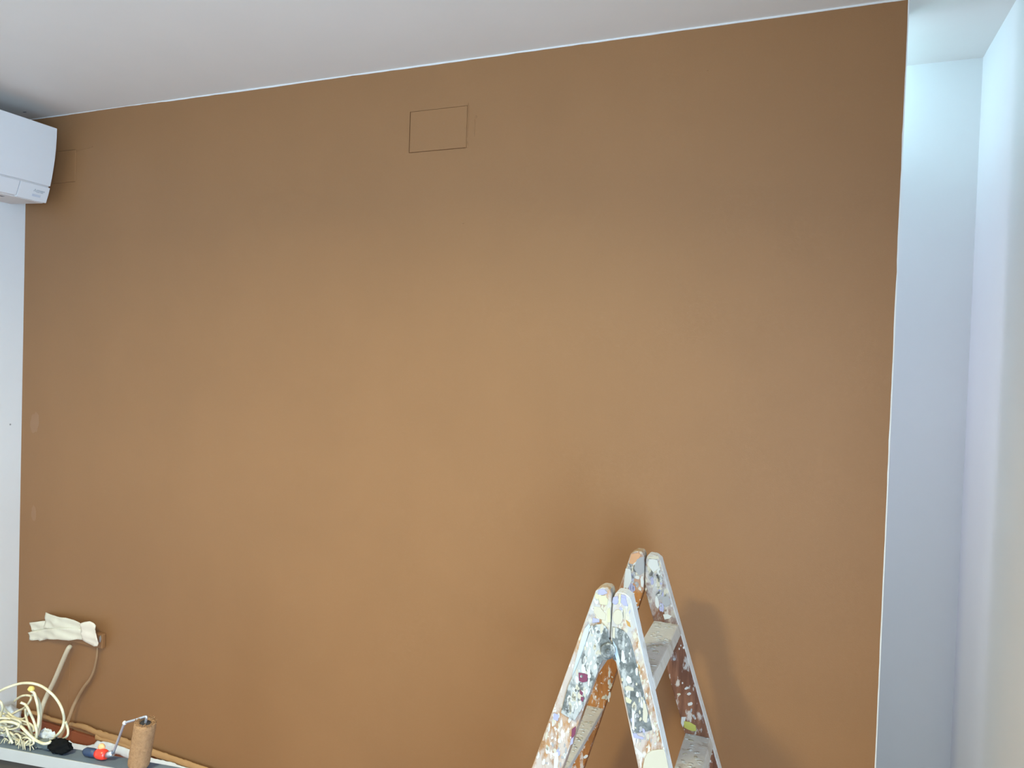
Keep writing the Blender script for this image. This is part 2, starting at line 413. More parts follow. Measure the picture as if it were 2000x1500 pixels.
tape_strip([(158,1217),(166,1214.5),(175,1213.5),(181,1217),(187,1222),(185,1230),(186.5,1236),(191,1248),(192,1256),(190.5,1262),(184,1262.5),(172,1256),(160,1249.5)], .019, M_TAPE2)

# cords leaving the socket
t = tube('hanging_cable', [wp(138,1262,.02), wp(133,1268,.03), wp(121,1295,.03), wp(106,1330,.03), wp(92,1358,.03), wp(83,1380,.045), wp(78,1400,.055), wp(74,1432,.06), wp(60,1440,.07)], .0088, mat('pale_cable_sheath', (0.70, 0.60, 0.43), .5))
tag(t, 'thick cream cable slanting down the brown wall from under the white tape', 'cable')
c = wp(129, 1277, .03)
t2 = tube('painted_cable', [wp(191,1265,.012), wp(189,1285,.014), wp(184,1308,.015), wp(176,1326,.016), wp(165,1341,.018), wp(152,1363,.02), wp(143,1381,.035), wp(136,1400,.048), wp(128,1418,.055), wp(112,1450,.065)],
          [.0036+.0035*min(1, i/30) for i in range(55)], M_CORDB)
tag(t2, 'cable smeared with brown paint, kinked, right of the thick cream cable', 'cable')

# masking edge and paper along the skirting
mk = empty('masking_paper', (0.5, -.02, .05))
tag(mk, 'ragged white masking paper with brown painted edge along the foot of the brown wall', 'masking paper')
def ribbon(name, top, bot, m, off, amp, mat_amp=0.0, n=120):
    """ragged ribbon between two photo polylines lying on the wall, bulging outwards"""
    def ev(pl, t):
        x = pl[0][0]+(pl[-1][0]-pl[0][0])*t
        for (xa, ya), (xb, yb) in zip(pl, pl[1:]):
            if x <= xb+1e-6: return (x, ya+(yb-ya)*(x-xa)/max(1e-6, xb-xa))
        return pl[-1]
    rows = 5; vs = []; fs = []
    for i in range(n+1):
        t = i/n; a = wp(*ev(top, t), off+mat_amp*.5); b = wp(*ev(bot, t), off+mat_amp*.5)
        for j in range(rows):
            s = j/(rows-1); p = a.lerp(b, s)
            e = amp if j in (0, rows-1) else 0
            p.z += e*noise.noise(Vector((p.x*60, j*3., 1)))+e*.6*noise.noise(Vector((p.x*190, j*3., 7)))
            p.y = -off-.006*math.sin(s*math.pi)-mat_amp*(.5+.5*noise.noise(Vector((p.x*45, p.z*60, 3))))
            p.z = max(p.z, .006)
            vs.append(p)
    for i in range(n):
        for j in range(rows-1):
            k = i*rows+j; fs.append((k, k+rows, k+rows+1, k+1))
    me = bpy.data.meshes.new(name); me.from_pydata([tuple(v) for v in vs], [], fs)
    for p in me.polygons: p.use_smooth = True
    o = link(name, me, m, mk); s = o.modifiers.new('solid', 'SOLIDIFY'); s.thickness = .0015
    return o
ribbon('painted_edge', [(48,1384),(75,1391),(105,1402),(140,1411),(165,1414),(190,1425),(240,1440),(300,1463),(350,1480),(420,1504),(600,1568)],
       [(48,1390),(75,1398),(105,1411),(125,1415),(150,1421),(170,1428),(198,1441),(240,1458),(300,1478),(350,1494),(420,1518),(600,1580)], M_OCHRE, .013, .0035, .004, 260)
ribbon('paper_sheet', [(132,1445),(143,1451),(156,1454),(170,1457),(184,1453),(190,1447),(214,1449),(230,1455),(250,1462),(292,1479),(330,1487),(365,1499),(420,1519)],
       [(130,1463),(145,1469),(156,1472),(168,1470),(186,1472),(210,1476),(228,1472),(250,1482),(292,1492),(330,1506),(420,1536)], M_PAPER, .020, .0022, .006, 160)
ribbon('painted_flap', [(188,1432),(193,1436),(199,1440),(215,1444),(240,1450),(262,1458)],
       [(188,1446),(193,1446),(200,1447),(214,1450),(240,1459),(262,1467)], M_OCHRE, .017, .001, .003, 50)

# ------------------------------------------------------------------ left wall marks
bm = bmesh.new(); c = on_axis(20, 829, 0, 0); add_blob(bm, (0, c.y, c.z), (.0015, .0035, .0035), .2, 4, 2, 1)
o = from_bm('nail_hole', bm, M_GREYP, bpy.data.objects['wall_left'])
bm = bmesh.new(); c = on_axis(48, 219, 2, H); add_blob(bm, (c.x, c.y, H), (.010, .004, .001), .2, 4, 2, 1)
o = from_bm('screw_hole', bm, M_SEAM, bpy.data.objects['ceiling'])

# ------------------------------------------------------------------ air conditioner on the left wall
AY1 = -0.060; AY0 = AY1-0.80
ac = empty('air_conditioner', (0, (AY0+AY1)/2, 2.28))
tag(ac, 'white split air conditioner mounted high on the white left wall', 'air conditioner')
def xat(px, py):                            # x and z of a photo point on the unit's end plane
    p = on_axis(px, py, 1, AY1); return (p.x, p.z)
prof = [xat(112, 251), xat(111.4, 270), xat(110, 290), xat(108, 309), xat(105.5, 327), xat(102, 348), xat(98.6, 364.5)]
low = [xat(98, 367.5), xat(94.5, 382), xat(90, 397)]
zt, zb = prof[0][1], low[-1][1]
def ext(name, pr, y0, y1, m, parent, bev=.0015, smooth=False):
    bm = bmesh.new(); add_prism(bm, [(a, y0, b) for a, b in pr], (0, y1-y0, 0)); o = from_bm(name, bm, m, parent)
    if bev: bevel(o, bev)
    return o
ext('body', [(0.002, zt-.004), (prof[0][0]-.012, zt-.002), (prof[3][0]-.008, prof[3][1]), (low[0][0]-.006, low[0][1]), (low[-1][0]-.006, zb+.004), (0.002, zb+.012)], AY0+.002, AY1-.002, M_AC2, ac)
ext('front_panel', prof+[(prof[-1][0]-.02, prof[-1][1]), (prof[3][0]-.03, prof[3][1]), (prof[0][0]-.05, zt-.012), (prof[0][0]-.05, zt)], AY0, AY1, M_AC, ac, .002)
ys = on_axis(38.5, 351, 0, (prof[-1][0]+low[1][0])/2).y
lowp = low+[(low[-1][0]-.03, zb+.003), (low[0][0]-.02, low[0][1])]
cp = ext('corner_panel', lowp, ys+.001, AY1, M_AC, ac, .0012)
flap = ext('flap', [(a+.001, b+(.004 if i > 0 else 0)) for i, (a, b) in enumerate(lowp)], AY0, ys-.0015, M_AC, ac, .0012)
ext('underside', [(0.01, zb+.006), (low[-1][0]-.012, zb-.001), (low[-1][0]-.012, zb+.006), (0.01, zb+.015)], AY0+.01, AY1-.004, M_AC2, ac, .001)
for k in range(3):
    box('vent_slot', (.05+k*.045, AY0+.05, zb+.000), (.065+k*.045, ys-.01, zb+.010), M_SEAM, ac)
# printed mark: three small diamonds and a two-line wordmark, on the corner panel
nv = (Vector((low[1][0], 0, low[1][1]))-Vector((low[0][0], 0, low[0][1]))).normalized()    # down the face
ny = Vector((0, 1, 0)); nn = ny.cross(nv); nn = nn if nn.x > 0 else -nn
base = on_axis(66, 372.5, 0, low[1][0]); tline = (base.z-low[0][1])/nv.z
def facep(y, dz, off=.0006):
    return Vector((low[0][0], y, low[0][1]))+nv*(tline-dz)+nn*off
bm = bmesh.new()
for cy, cz in ((0, .0055), (-.003, .0005), (.003, .0005)):
    add_prism(bm, [facep(base.y+.003+cy+a, cz+b) for a, b in ((0, .0026), (.0017, 0), (0, -.0026), (-.0017, 0))], nn*.0004)
from_bm('logo_mark', bm, M_LOGO, cp)
def text(name, s, size, P, right, up, m, parent, ext_=.0002, xs=1.0):
    cu = bpy.data.curves.new(name, 'FONT'); cu.body = s; cu.size = size; cu.extrude = ext_
    ob = bpy.data.objects.new(name, cu); COL.objects.link(ob)
    bpy.context.view_layer.update()
    me = bpy.data.meshes.new_from_object(ob.evaluated_get(bpy.context.evaluated_depsgraph_get()))
    bpy.data.objects.remove(ob); bpy.data.curves.remove(cu)
    right = Vector(right).normalized(); up = Vector(up).normalized(); nz = right.cross(up)
    mt = Matrix((right*xs, up, nz)).transposed().to_4x4(); mt.translation = P
    me.transform(mt); me.name = name
    return link(name, me, m, parent)
text('wordmark', 'MITSUBISHI', .0062, facep(base.y+.009, .0015), ny, -nv, M_LOGO, cp)
text('wordmark', 'ELECTRIC', .0062, facep(base.y+.009, -.0040), ny, -nv, M_LOGO, cp)
bm = bmesh.new(); add_prism(bm, [facep(base.y-.004+a, -.012+b) for a, b in ((0, 0), (.032, 0), (.032, -.009), (0, -.009))], nn*.0003)
from_bm('rating_sticker', bm, mat('sticker', (.62, .66, .74), .3), cp)

# ------------------------------------------------------------------ passage lamp (behind the brown wall)
lp = empty('passage_lamp', (2.93, .30, 2.5)); tag(lp, 'small lamp over a saucer shade, hidden behind the brown wall', 'lamp')
tube('lamp_rod', [(2.93, .30, 2.4995), (2.93, .30, 2.46), (2.93, .30, 2.45)], .006, M_BEAD, lp, 8, 1)
bm = bmesh.new(); r = bmesh.ops.create_cone(bm, cap_ends=True, segments=32, radius1=.085, radius2=.088, depth=.004)
bmesh.ops.translate(bm, verts=bm.verts, vec=(2.93, .30, 2.352)); from_bm('saucer_shade', bm, M_BEAD, lp)
for k in range(3):
    a = k*2.1; tube('shade_wire', [(2.93+.08*math.cos(a), .30+.08*math.sin(a), 2.354), (2.93+.08*math.cos(a), .30+.08*math.sin(a), 2.4995)], .0012, M_CHROME, lp, 6, 1)

# recessed downlight trim
dl = empty('ceiling_light', (1.82, -2.07, 2.5)); tag(dl, 'round flush ceiling light in the white ceiling behind the camera', 'ceiling light')
bm = bmesh.new(); bmesh.ops.create_cone(bm, cap_ends=True, segments=40, radius1=.155, radius2=.17, depth=.018)
bmesh.ops.translate(bm, verts=bm.verts, vec=(1.82, -2.07, 2.4905)); from_bm('light_rim', bm, M_BEAD, dl)
bm = bmesh.new(); bmesh.ops.create_cone(bm, cap_ends=True, segments=40, radius1=.142, radius2=.142, depth=.001)
bmesh.ops.translate(bm, verts=bm.verts, vec=(1.82, -2.07, 2.4805)); from_bm('diffuser', bm, M_LED, dl)

# ------------------------------------------------------------------ stepladder
LX, LY = 2.6001, -0.4400
ZT, T0, W0, SL, FW, KT = 1.1243, 0.1636, 0.0350, 0.2992, 0.0600, 0.1058
TH = 0.037
ld = empty('stepladder', (LX, LY, 0))
tag(ld, 'old wooden double stepladder crusted with splashed white paint, standing before the brown wall', 'ladder')
def lpt(side, w_, z, dt=0.0):               # point of the visible face of the near (-1) or far (+1) frame
    return Vector((LX+w_, LY+side*(T0+KT*(ZT-z))+dt, z))
def ow(z): return W0+SL*(ZT-z)
def iw(z): return max(0.0006, W0+SL*(ZT-z)-FW)
def facepx(side, px, py):
    n = Vector((0, side, KT)); P = Vector((LX, LY+side*T0, ZT)); return on_plane(px, py, P, n)
def stile(side, hand, mats):
    """side -1 near / +1 far frame; hand -1 left / +1 right leg"""
    zt = ZT+(.010 if hand < 0 else .004)
    out = [(ow(0), 0.0), (ow(.55), .55), (ow(zt-.02), zt-.02), (ow(zt-.02)-.0035, zt-.008), (ow(zt)-.008, zt-.001), (ow(zt)-.012, zt),
           (.010, zt), (.005, zt-.003), (.0022, zt-.012), (.0010, zt-.03), (.0008, ZT-(FW-W0)/SL), (iw(.80), .80), (iw(.4), .4), (iw(0), 0.0)]
    dt = TH  # near frame: body lies behind the visible face; far frame: likewise further away
    bm = bmesh.new()
    pts = [lpt(side, hand*a, b) for a, b in out]
    fs = add_prism(bm, pts, (0, dt, 0))
    for f in bm.faces:
        n_ = f.normal
    bmesh.ops.recalc_face_normals(bm, faces=bm.faces)
    for f in bm.faces:
        if abs(f.normal.y) > .8: f.material_index = 0
        elif f.normal.x*hand > .3 or f.normal.z > .7: f.material_index = 1
        else: f.material_index = 0
    me = bpy.data.meshes.new('stile'); bm.to_mesh(me); bm.free()
    o = link('stile', me, mats, ld); bevel(o, .0028, 2); return o
st = {}
st[-1, -1] = stile(-1, -1, [M_NEAR, M_EDGEL]); st[-1, 1] = stile(-1, 1, [M_NEAR, M_EDGE])
st[1, -1] = stile(1, -1, [M_FARL, M_EDGEL]); st[1, 1] = stile(1, 1, [M_FARR, M_EDGE])
def tread(hand, z, first=False):
    tk = .024
    bm = bmesh.new()
    w0a, w1a = iw(z)+.001, ow(z)+.001
    w0b, w1b = iw(z-tk)+.001, ow(z-tk)+.001
    def pt(side, w_, z_):
        p = lpt(side, hand*w_, z_); p.y += (TH-.004) if side < 0 else .004; return p
    q = [pt(-1, w0a, z), pt(1, w0a, z), pt(1, w1a, z), pt(-1, w1a, z), pt(-1, w0a+.006, z-tk), pt(1, w0a+.006, z-tk), pt(1, w1b, z-tk), pt(-1, w1b, z-tk)]
    v = [bm.verts.new(p) for p in q]
    for f in ((0,1,2,3),(4,5,6,7),(0,1,5,4),(1,2,6,5),(2,3,7,6),(3,0,4,7)): bm.faces.new([v[i] for i in f])
    o = from_bm('tread', bm, M_TREAD, ld); bevel(o, .003, 2)
    # crust of dried paint on the step
    bm = bmesh.new(); rnd = random.Random(int(z*1000)+hand)
    for _ in range(70):
        s = rnd.random(); u = rnd.random()
        a = q[0].lerp(q[1], s); b = q[3].lerp(q[2], s); c = a.lerp(b, .12+.76*u)
        add_blob(bm, c, (rnd.uniform(.003, .009), rnd.uniform(.002, .006), rnd.uniform(.0004, .0009)), .3, 4, 1, rnd.random()*9, mi=0 if rnd.random() < .7 else 1)
    from_bm('dried_paint', bm, [M_WHT, M_CREAM], o)['kind'] = 'stuff'
    return o
for z in (.9664, .6964, .4264, .1564): tread(1, z)
for z in (.978, .7154, .4454, .1754): tread(-1, z)

# hinge plates on the near frame, in outline as seen from the ladder's own front
def plate(name, side, pts, m, thick, parent, lift=0.0, bev=.0012):
    n = Vector((0, -1, 0))                       # outwards from either visible face
    P = [facepx(side, *p)+n*lift for p in pts]
    bm = bmesh.new(); add_prism(bm, P, n*thick); o = from_bm(name, bm, m, parent)
    if bev: bevel(o, bev)
    return o
hr = plate('hinge_plate', -1, [(1196,1223),(1208,1226),(1217,1230),(1224,1237),(1230,1247),(1234,1259),(1238,1274),(1243,1296),(1249,1320),(1261,1368),(1274,1425),(1256,1429),(1237,1432),(1228,1398),(1221,1362),(1214,1328),(1208,1303),(1203,1291),(1197,1286)], M_STEEL, .0030, ld)
hl = plate('hinge_plate', -1, [(1156,1229),(1159,1222),(1166,1218),(1176,1217),(1184,1221),(1188,1229),(1190,1244),(1197,1256),(1200,1270),(1196,1284),(1186,1288),(1179,1287),(1173,1299),(1165,1320),(1156,1344),(1141,1377),(1124,1405),(1110,1398),(1097,1390),(1104,1364),(1111,1338),(1129,1299),(1144,1260),(1151,1238)], M_STEELW, .0034, ld, .0032)
def disc(side, px, py, rpx, sq=1.0, n=20):
    return [(px+rpx*math.cos(2*math.pi*k/n), py+rpx*sq*math.sin(2*math.pi*k/n)) for k in range(n)]
plate('pivot_boss', -1, disc(-1, 1190, 1267, 15), M_STEELW, .0060, ld, .0066, .0022)
plate('pivot_pin', -1, disc(-1, 1191, 1268, 5), M_STEEL, .0030, ld, .0126, .0012)
for (px, py) in ((1214, 1243), (1241, 1340), (1256, 1408), (1170, 1232), (1138, 1318), (1112, 1386)):
    plate('rivet', -1, disc(-1, px, py, 3.0, 1, 10), M_STEEL, .0018, hr if px > 1195 else hl, .003 if px > 1195 else .0066, .0006)
plate('tenon_end', -1, [(1255,1512),(1256,1495),(1259,1480),(1264,1471),(1273,1465),(1286,1463),(1297,1463),(1300,1470),(1304,1490),(1309,1512)], M_CREAM, .0022, ld, 0.0)
plate('plaster_disc', -1, disc(-1, 1207, 1205, 10, 1.5), M_CREAM, .0020, ld)
for px, py in ((1243, 1139), (1317, 1287)):
    plate('screw_head', 1, disc(1, px, py, 3.2, 1, 10), M_GREYP, .002, ld)

# splashes of paint: thin irregular blobs on the stile faces, one mesh per stile
def splashes(parent, side, lst, rand, lift=0.0):
    bm = bmesh.new(); n = Vector((0, -1, 0))
    for pts, mi in lst:
        P = [facepx(side, *p)+n*(lift-.0002) for p in pts]
        add_prism(bm, P, n*(.0018 if mi in (4, 5, 6, 2) else .0013), mi)
    for (px, py, rx, ry, mi, l2) in rand:
        k = 11; ph = random.random()*6; P = []
        for i in range(k):
            a = 2*math.pi*i/k; rr = 1+.25*math.sin(a*2+ph)+.3*(random.random()-.5)
            P.append(facepx(side, px+rx*rr*math.cos(a), py+ry*rr*math.sin(a))+n*(l2-.0002))
        add_prism(bm, P, n*(.0010), mi)
    o = from_bm('paint_splashes', bm, SPL, parent); o['kind'] = 'stuff'; bevel(o, .0004, 1); return o
def scatter(quad, num, sizes, mis, lift=0.0):
    """random splashes inside a photo quad (tl,tr,br,bl)"""
    out = []
    for _ in range(num):
        u, v = random.random(), random.random()
        tl, tr, br, bl = quad
        a = (tl[0]+(tr[0]-tl[0])*u, tl[1]+(tr[1]-tl[1])*u); b = (bl[0]+(br[0]-bl[0])*u, bl[1]+(br[1]-bl[1])*u)
        s = random.uniform(*sizes)
        out.append((a[0]+(b[0]-a[0])*v, a[1]+(b[1]-a[1])*v, s, s*random.uniform(1, 3.2), random.choice(mis), lift))
    return out
# near left leg
splashes(st[-1, -1], -1, [
    ([(1142,1228),(1150,1218),(1154,1224),(1150,1236),(1143,1262),(1129,1298),(1121,1325),(1117,1322),(1126,1284),(1134,1252)], 6),
    ([(1158,1206),(1170,1209),(1171,1215),(1157,1216)], 2), ([(1169,1151),(1180,1150),(1187,1158),(1177,1162),(1168,1160)], 2),
    ([(1168,1164),(1180,1163),(1188,1170),(1186,1182),(1172,1180)], 3), ([(1160,1184),(1172,1186),(1184,1200),(1182,1212),(1170,1208),(1160,1196)], 1),
    ([(1187,1190),(1192,1186),(1193,1215),(1186,1216)], 3), ([(1140,1240),(1145,1232),(1143,1248),(1134,1258)], 8), ([(1131,1254),(1136,1252),(1133,1261)], 8),
    ([(1117,1424),(1125,1418),(1124,1434),(1116,1443)], 4), ([(1083,1470),(1090,1468),(1091,1486),(1087,1508),(1081,1508)], 0),
    ([(1118,1328),(1132,1325),(1122,1338),(1110,1348)], 3), ([(1104,1364),(1107,1350),(1109,1352),(1106,1392),(1102,1390)], 0),
    ([(1115,1444),(1121,1438),(1119,1452),(1113,1456)], 2), ([(1082,1392),(1092,1396),(1090,1408),(1080,1404)], 2)],
    scatter([(1166,1152),(1190,1152),(1190,1215),(1148,1215)], 16, (1.5, 4), [0, 0, 1, 2, 3]) +
    scatter([(1094,1360),(1105,1360),(1062,1495),(1044,1495)], 16, (1.5, 3.5), [0, 0, 1]) +
    scatter([(1098,1396),(1126,1410),(1100,1495),(1065,1495)], 26, (1.0, 3.0), [0, 0, 1, 2, 9]))
splashes(hl, -1, [([(1132,1311),(1143,1312),(1150,1315),(1149,1328),(1140,1330),(1133,1327)], 4), ([(1135,1344),(1141,1350),(1139,1356),(1134,1351)], 4), ([(1137,1357),(1143,1360),(1140,1368),(1136,1364)], 4)],
    scatter([(1158,1222),(1184,1222),(1172,1290),(1136,1290)], 34, (1.3, 3.6), [0, 0, 0, 1], .0066) +
    scatter([(1136,1290),(1170,1290),(1140,1370),(1106,1370)], 34, (1.3, 4.2), [0, 0, 1, 1], .0066) +
    scatter([(1106,1352),(1144,1362),(1122,1400),(1099,1388)], 16, (1.3, 3.6), [0, 0, 1, 9], .0066), .0066)
# near right leg
splashes(st[-1, 1], -1, [
    ([(1198,1166),(1207,1164),(1208,1176),(1203,1180),(1196,1176)], 2), ([(1209,1160),(1213,1160),(1212,1180),(1208,1180)], 3),
    ([(1213,1165),(1222,1168),(1227,1184),(1218,1182),(1213,1176)], 2), ([(1222,1210),(1230,1216),(1232,1225),(1226,1222)], 8),
    ([(1244,1290),(1249,1300),(1252,1312),(1248,1304)], 8), ([(1240,1458),(1247,1464),(1258,1476),(1254,1479),(1245,1472)], 0),
    ([(1233,1420),(1246,1436),(1258,1440),(1256,1444),(1238,1440)], 2)],
    scatter([(1198,1156),(1226,1160),(1234,1222),(1196,1222)], 22, (1.3, 4), [0, 0, 1, 2, 3]) +
    scatter([(1238,1260),(1242,1262),(1300,1470),(1280,1470)], 26, (1.0, 2.4), [0, 1, 1]) +
    scatter([(1236,1436),(1280,1430),(1292,1460),(1246,1470)], 12, (1.0, 2.6), [0, 1, 9]))
splashes(hr, -1, [([(1198,1224),(1202,1225),(1202,1246),(1197,1244)], 1), ([(1198,1250),(1205,1262),(1212,1290),(1209,1298),(1202,1278)], 6),
    ([(1215,1268),(1219,1270),(1222,1284),(1220,1292),(1214,1290)], 0), ([(1221,1341),(1227,1338),(1238,1342),(1239,1348),(1222,1347)], 1),
    ([(1222,1360),(1228,1361),(1235,1367),(1232,1373),(1224,1370)], 3), ([(1257,1369),(1262,1374),(1266,1392),(1264,1410),(1256,1408)], 1),
    ([(1235,1388),(1240,1388),(1240,1425),(1235,1422)], 0), ([(1226,1318),(1233,1322),(1235,1332),(1228,1334),(1223,1326)], 0)],
    scatter([(1208,1290),(1240,1290),(1264,1400),(1230,1400)], 30, (1.2, 3.6), [0, 0, 1, 9], .003) +
    scatter([(1232,1395),(1266,1392),(1272,1424),(1238,1430)], 12, (1.2, 3.0), [1, 9, 2], .003) +
    scatter([(1212,1232),(1226,1240),(1238,1290),(1216,1290)], 9, (1.0, 2.4), [0, 9], .003), .003)
# far right leg
splashes(st[1, 1], 1, [([(1336,1408),(1347,1410),(1359,1417),(1360,1427),(1353,1428),(1343,1424),(1336,1420)], 5),
    ([(1331,1400),(1340,1400),(1338,1408),(1334,1421),(1330,1412)], 0), ([(1268,1090),(1284,1094),(1287,1110),(1276,1118),(1266,1104)], 0),
    ([(1292,1165),(1306,1164),(1310,1180),(1300,1186),(1294,1178)], 9), ([(1295,1200),(1303,1199),(1312,1203),(1308,1208),(1298,1210)], 0),
    ([(1264,1086),(1286,1086),(1288,1092),(1265,1092)], 1)],
    [(1341,1344,3.6,3,0,0),(1346,1355,3.5,3.5,0,0),(1348,1375,3.8,4,0,0),(1326,1356,3,2.6,1,0),(1286,1147,3,3,0,0),(1350,1388,2,4,9,0),(1356,1400,2,5,9,0)] +
    scatter([(1264,1092),(1288,1095),(1312,1190),(1282,1190)], 44, (1.2, 4.6), [0, 9, 9, 1, 0, 2]))
splashes(st[1, -1], 1, [([(1233,1082),(1246,1080),(1252,1084),(1246,1094),(1236,1102),(1228,1100)], 7),
    ([(1222,1110),(1232,1112),(1234,1134),(1226,1150),(1218,1146)], 0), ([(1244,1092),(1258,1086),(1258,1118),(1248,1124),(1238,1110)], 9)],
    [(1250,1150,3.4,3,0,0),(1236,1160,3,3,0,0),(1240,1178,4.6,2.2,0,0),(1246,1186,2.4,2.4,9,0),(1192,1340,4,5,1,0),(1180,1362,6,3,1,0),(1144,1478,4,4,0,0)] +
    scatter([(1226,1100),(1256,1096),(1254,1150),(1218,1150)], 36, (1.2, 4.2), [0, 9, 9, 1, 2]) +
    scatter([(1190,1306),(1200,1310),(1190,1366),(1180,1366)], 9, (1.2, 3), [1, 0]))
# metal spreader strap low between the legs (below the picture) and rubber feet
for s in (-1, 1):
    for h_ in (-1, 1):
        a = lpt(s, h_*(ow(.01)-.03), .0); box('foot_pad', (a.x-.032, a.y-.004, 0.0045), (a.x+.032, a.y+.034, .014), M_CORE, st[s, h_])

# ------------------------------------------------------------------ sawhorse with a flat steel top, clutter lying on it
BZ = .72
P0 = on_axis(0, 1460, 2, BZ); P1 = on_axis(190, 1494.5, 2, BZ); BD = (P1-P0).normalized(); BN = Vector((-BD.y, BD.x, 0))
def bpnt(s, d, z): return P0+BD*s+BN*d+Vector((0, 0, z-BZ))
def onb(px, py, d=.03): return on_plane(px, py, P0+BN*d, BN)
S0, S1, BW = -.28, .62, .040
sh = empty('sawhorse', tuple(bpnt((S0+S1)/2, BW/2, 0))); tag(sh, 'narrow steel sawhorse with slate top and pale front lip, below the cables at lower left', 'sawhorse')
def bbox(name, s0, s1, d0, d1, z0, z1, m, parent, bev=.001):
    bm = bmesh.new()
    q = [bpnt(s, d, z) for z in (z0, z1) for s, d in ((s0, d0), (s1, d0), (s1, d1), (s0, d1))]
    v = [bm.verts.new(p) for p in q]
    for f in ((0,1,2,3),(4,5,6,7),(0,1,5,4),(1,2,6,5),(2,3,7,6),(3,0,4,7)): bm.faces.new([v[i] for i in f])
    o = from_bm(name, bm, m, parent); bevel(o, bev); return o
bbox('top_plate', S0, S1, .001, BW, BZ-.004, BZ, M_SLATE, sh)
bbox('front_lip', S0, S1, -.0015, .001, BZ-.025, BZ+.0006, M_LIPGREY, sh, .0006)
bbox('beam', S0+.02, S1-.02, .010, BW-.006, BZ-.055, BZ-.0045, M_DARKST, sh)
for s in (S0+.12, S1-.12):
    for d, dd in ((.012, -.19), (BW-.012, .19)):
        a = bpnt(s, d, BZ-.05); b = bpnt(s+(-.06 if s < 0 else .06), d+dd, .008)
        bm = bmesh.new(); add_tube(bm, [a, b], .013, 10); from_bm('leg', bm, M_DARKST, sh)
    bm = bmesh.new(); add_tube(bm, [bpnt(s-.02 if s < 0 else s+.02, -.06, .44), bpnt(s-.02 if s < 0 else s+.02, BW+.06, .44)], .008, 8); from_bm('cross_brace', bm, M_DARKST, sh)

# tangle of cream cable: one long cable in loops
def up(p, r=.0028):                                # keep cable on or above the plate where it crosses it
    return p
cb = empty('cable_bundle', tuple(bpnt(.04, .03, BZ))); tag(cb, 'tangled coil of cream cable heaped on the sawhorse in the lower left corner', 'cable')
loops = [
 (.024, .0030, M_CABLE, [(-26,1372),(-14,1360),(0,1350),(14,1343),(27,1338.5),(40,1335),(53,1334),(65,1335),(76,1338),(86,1343),(94,1349),(104,1358),(112,1368),(118,1378),(122,1388),(125,1401),(124,1414),(120,1425),(114,1433),(107,1440),(102,1446)]),
 (.006, .0032, M_CABLE, [(-16,1424),(-6,1414),(4,1410),(20,1410),(31,1413),(40,1418),(48,1426),(55,1433),(66,1443),(76,1449),(86,1452.5),(95,1451),(99,1448)]),
 (.018, .0030, M_CABLE, [(60,1349),(67,1354),(70,1364),(73,1375),(75,1388),(76,1400),(75,1413),(73,1424),(71,1436),(66,1446)]),
 (.012, .0028, M_CABLE, [(40,1372),(49,1376),(54,1382),(58,1391),(63,1401),(67,1411),(70,1421),(72,1432),(70,1446)]),
 (.030, .0028, M_CABLE2, [(62,1356),(72,1362),(78,1376),(80,1393),(78,1410),(73,1426),(69,1442)]),
 (.034, .0026, M_CABLE, [(4,1376),(10,1386),(17,1393),(26,1400),(36,1404),(45,1404),(52,1399),(55,1390)]),
 (.036, .0026, M_CABLE2, [(-8,1412),(4,1405),(16,1400),(27,1393),(36,1388),(45,1384),(54,1376),(60,1366),(60,1360),(52,1358),(44,1359),(36,1363),(28,1370)]),
 (.010, .0026, M_CABLE, [(-4,1418),(8,1418),(13,1424),(16,1434),(20,1443),(25,1452)]),
 (.016, .0026, M_CABLE2, [(-6,1430),(4,1424),(14,1427),(24,1434),(31,1441),(38,1446),(46,1450),(54,1450)]),
 (.020, .0026, M_CABLE, [(0,1406),(3,1392),(5,1382),(2,1372),(-6,1366)]),
 (.022, .0026, M_CABLE2, [(50,1384),(50,1396),(53,1408),(57,1420),(62,1432),(64,1446)]),
 (.028, .0026, M_CABLE, [(128,1410),(131,1418),(133,1427),(132,1436),(126,1442),(117,1445),(108,1447)]),
 (.012, .0022, M_CABLE2, [(18,1452),(24,1440),(32,1433),(40,1440),(38,1452),(32,1455)]),
 (.010, .0022, M_CABLE, [(34,1454),(42,1443),(52,1440),(60,1446),(56,1454),(46,1455)]),
 (.014, .0022, M_CABLE2, [(28,1427),(40,1430),(52,1436),(60,1444),(66,1453)]),
 (.009, .0022, M_CABLE, [(48,1454),(56,1446),(64,1446),(66,1452),(60,1456)]),
 (.030, .0024, M_CABLE2, [(-10,1440),(4,1432),(18,1424),(34,1420),(48,1424),(58,1432)]),
 (.033, .0024, M_CABLE, [(8,1440),(16,1428),(30,1418),(44,1414),(58,1418),(66,1428)]),
]
rnd = random.Random(21)
for k in range(13):
    cx, cy = rnd.uniform(-6, 46), rnd.uniform(1398, 1432); a0 = rnd.uniform(0, 6.28); rx, ry = rnd.uniform(12, 30), rnd.uniform(7, 17)
    loops.append((rnd.uniform(.008, .034), rnd.uniform(.0021, .0028), M_CABLE if k % 2 else M_CABLE2,
                  [(cx+rx*math.cos(a0+t*.62)*(1-.03*t), cy+ry*math.sin(a0+t*.62+.3)) for t in range(rnd.randint(5, 10))]))
for d, r, m, pts in loops:
    P = [onb(x, y, d+.004*math.sin(i*1.7)) for i, (x, y) in enumerate(pts)]
    P = [Vector((p.x, p.y, max(p.z, BZ+r))) for p in P]
    tube('cable_loop', P, r*.92, m, cb, 8, 5)
bm = bmesh.new(); add_blob(bm, onb(61, 1346, .022), (.008, .006, .007), .4, 6, 2, 5)
tg = from_bm('cable_tie', bm, mat('yellow_tag', (.62, .45, .12), .5), cb)
